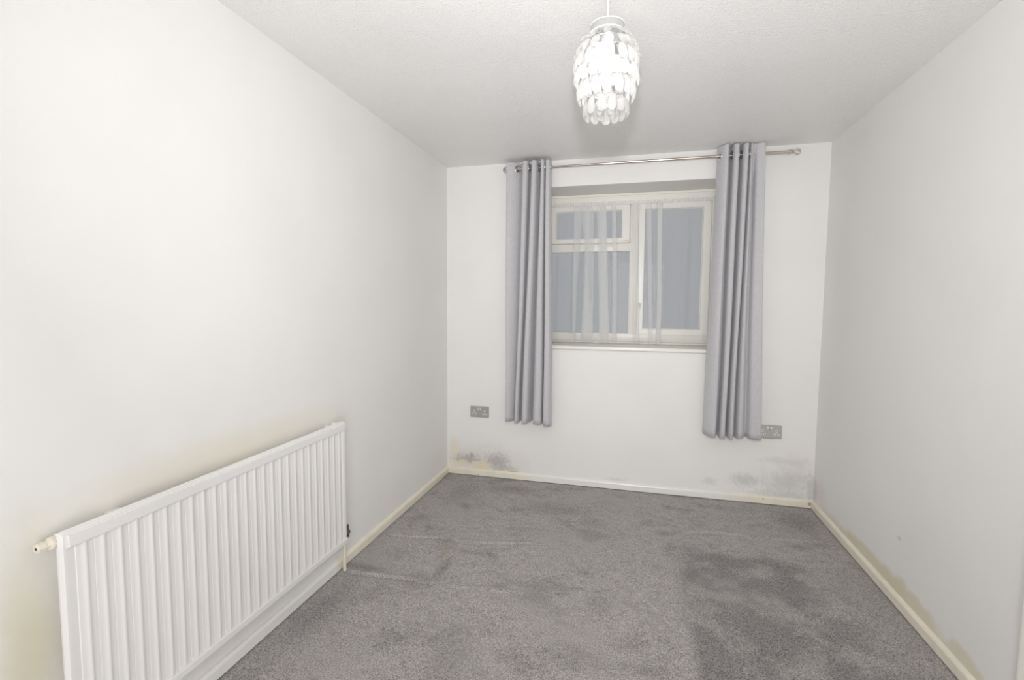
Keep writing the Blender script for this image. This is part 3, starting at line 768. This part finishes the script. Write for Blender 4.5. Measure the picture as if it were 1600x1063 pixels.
# ------------------------------------------------------------------ pendant lamp with tiers of clear drops
def pendant():
    cx, cy = 1.294, -1.85
    t = thing('pendant_lamp', (cx, cy, H), 'clear acrylic drop pendant lamp hanging lit from the ceiling', 'lamp')
    obj('ceiling_rose', lathe(bmesh.new(), (cx, cy, H-.0005), (0, 0, -1), [(0, 0), (0, .040), (.010, .038), (.020, .020), (.030, .007), (.030, 0)], 32), m_white, t, smooth_='auto')
    obj('cord', tube(bmesh.new(), [(cx, cy, H-.028), (cx+.0005, cy, 2.30), (cx, cy, 2.205)], .0034, 10), m_white, t, smooth_='auto')
    obj('lamp_holder', lathe(bmesh.new(), (cx, cy, 2.222), (0, 0, -1), [(0, 0), (0, .008), (.010, .016), (.050, .019), (.060, .021), (.062, .019), (.062, 0)], 28), m_white, t, smooth_='auto')
    obj('bulb', lathe(bmesh.new(), (cx, cy, 2.160), (0, 0, -1), [(0, 0), (0, .013), (.018, .015), (.035, .024), (.055, .030), (.072, .028), (.086, .018), (.092, 0)], 28), m_bulb, t, smooth_=True, label='glowing white bulb')
    # crown ring at the top: clear collar with two rims
    b = lathe(bmesh.new(), (cx, cy, 2.219), (0, 0, -1), [(0, .020), (0, .052), (.005, .054), (.007, .052), (.023, .0545), (.029, .0565), (.031, .050), (.027, .050), (.010, .048), (.004, .046), (.003, .020), (0, .020)], 40)
    obj('collar', b, m_acrylic, t, smooth_='auto', label='clear round collar at the top of the shade')
    for rr, zz in ((.0535, 2.216), (.0565, 2.190)):
        obj('collar_rim', torus(bmesh.new(), (cx, cy, zz), (0, 0, 1), rr, .0018, 40, 6), m_white, t, smooth_=True)
    # one drop: flat teardrop, pointed-narrow at the hook, rounded at the foot
    def drop_mesh(nm, wd, ln, th):
        b = bmesh.new(); rows = 9; rings = []
        n = 12
        for i in range(rows+1):
            f = i/rows
            wdt = wd*.5*(.42 + .58*math.sin(min(1, f/.62)*PI/2)) if f < .66 else wd*.5*math.sqrt(max(0, 1-((f-.66)/.34)**2))
            thk = th*.5*(.5+.5*math.sin(min(1, f/.7)*PI/2)) if f < .7 else th*.5*math.sqrt(max(0, 1-((f-.7)/.3)**2))
            if f == 0: thk = th*.2
            if wdt < 1e-5: rings.append([b.verts.new((0, 0, -ln*f))]); continue
            rings.append([b.verts.new((math.cos(2*PI*k/n)*wdt, math.sin(2*PI*k/n)*thk - .10*ln*math.sin(f*PI), -ln*f)) for k in range(n)])
        b.faces.new(rings[0][::-1])
        for a, c in zip(rings, rings[1:]):
            for k in range(n):
                k2 = (k+1) % n
                if len(c) == 1: b.faces.new((a[k], a[k2], c[0]))
                else: b.faces.new((a[k], a[k2], c[k2], c[k]))
        bmesh.ops.recalc_face_normals(b, faces=b.faces[:])
        me = bpy.data.meshes.new(nm); b.to_mesh(me); b.free(); me.materials.append(m_acrylic)
        me.polygons.foreach_set('use_smooth', [True]*len(me.polygons)); return me
    big = drop_mesh('crystal_drop', .031, .056, .0075); small = drop_mesh('crystal_drop_small', .025, .050, .0075)
    tiers = [(2.182, .056, 50, 12, small), (2.158, .074, 32, 15, big), (2.124, .088, 14, 18, big), (2.082, .093, 4, 18, big),
             (2.034, .087, -3, 17, big), (1.985, .066, -2, 13, big), (1.978, .030, 0, 6, small)]
    rng = random.Random(5)
    for ti, (z, r, tilt, n, me) in enumerate(tiers):
        obj('wire_ring', torus(bmesh.new(), (cx, cy, z+.001), (0, 0, 1), r-.003, .0011, 40, 6), m_chrome, t, smooth_=True)
        for k in range(n):
            a = 2*PI*(k + .5*(ti % 2))/n + rng.uniform(-.04, .04)
            o = bpy.data.objects.new('crystal_drop', me); COL.objects.link(o); o.parent = t
            tl = math.radians(tilt + rng.uniform(-4, 4))
            # local -Y faces outwards after rotation; tilt swings the foot outwards
            o.matrix_local = Matrix.Translation((math.cos(a)*r, math.sin(a)*r, z-H)) @ Matrix.Rotation(a+PI/2, 4, 'Z') @ Matrix.Rotation(-tl, 4, 'X') @ Matrix.Rotation(rng.uniform(-.12, .12), 4, 'Y')
    for k in range(6):
        a = 2*PI*k/6 + .2
        pts = [(cx+math.cos(a)*.045, cy+math.sin(a)*.045, 2.192)] + [(cx+math.cos(a)*(r-.003), cy+math.sin(a)*(r-.003), z) for z, r, *_ in tiers[:-1]]
        obj('frame_wire', tube(bmesh.new(), pts, .0010, 6), m_chrome, t)
    b = tube(bmesh.new(), [(cx-.035, cy, 1.973), (cx, cy, 1.973), (cx+.035, cy, 1.973)], .001, 6)
    tube(b, [(cx, cy-.057, 1.985), (cx, cy, 1.973), (cx, cy+.057, 1.985)], .001, 6)
    obj('frame_wire', b, m_chrome, t)
pendant()
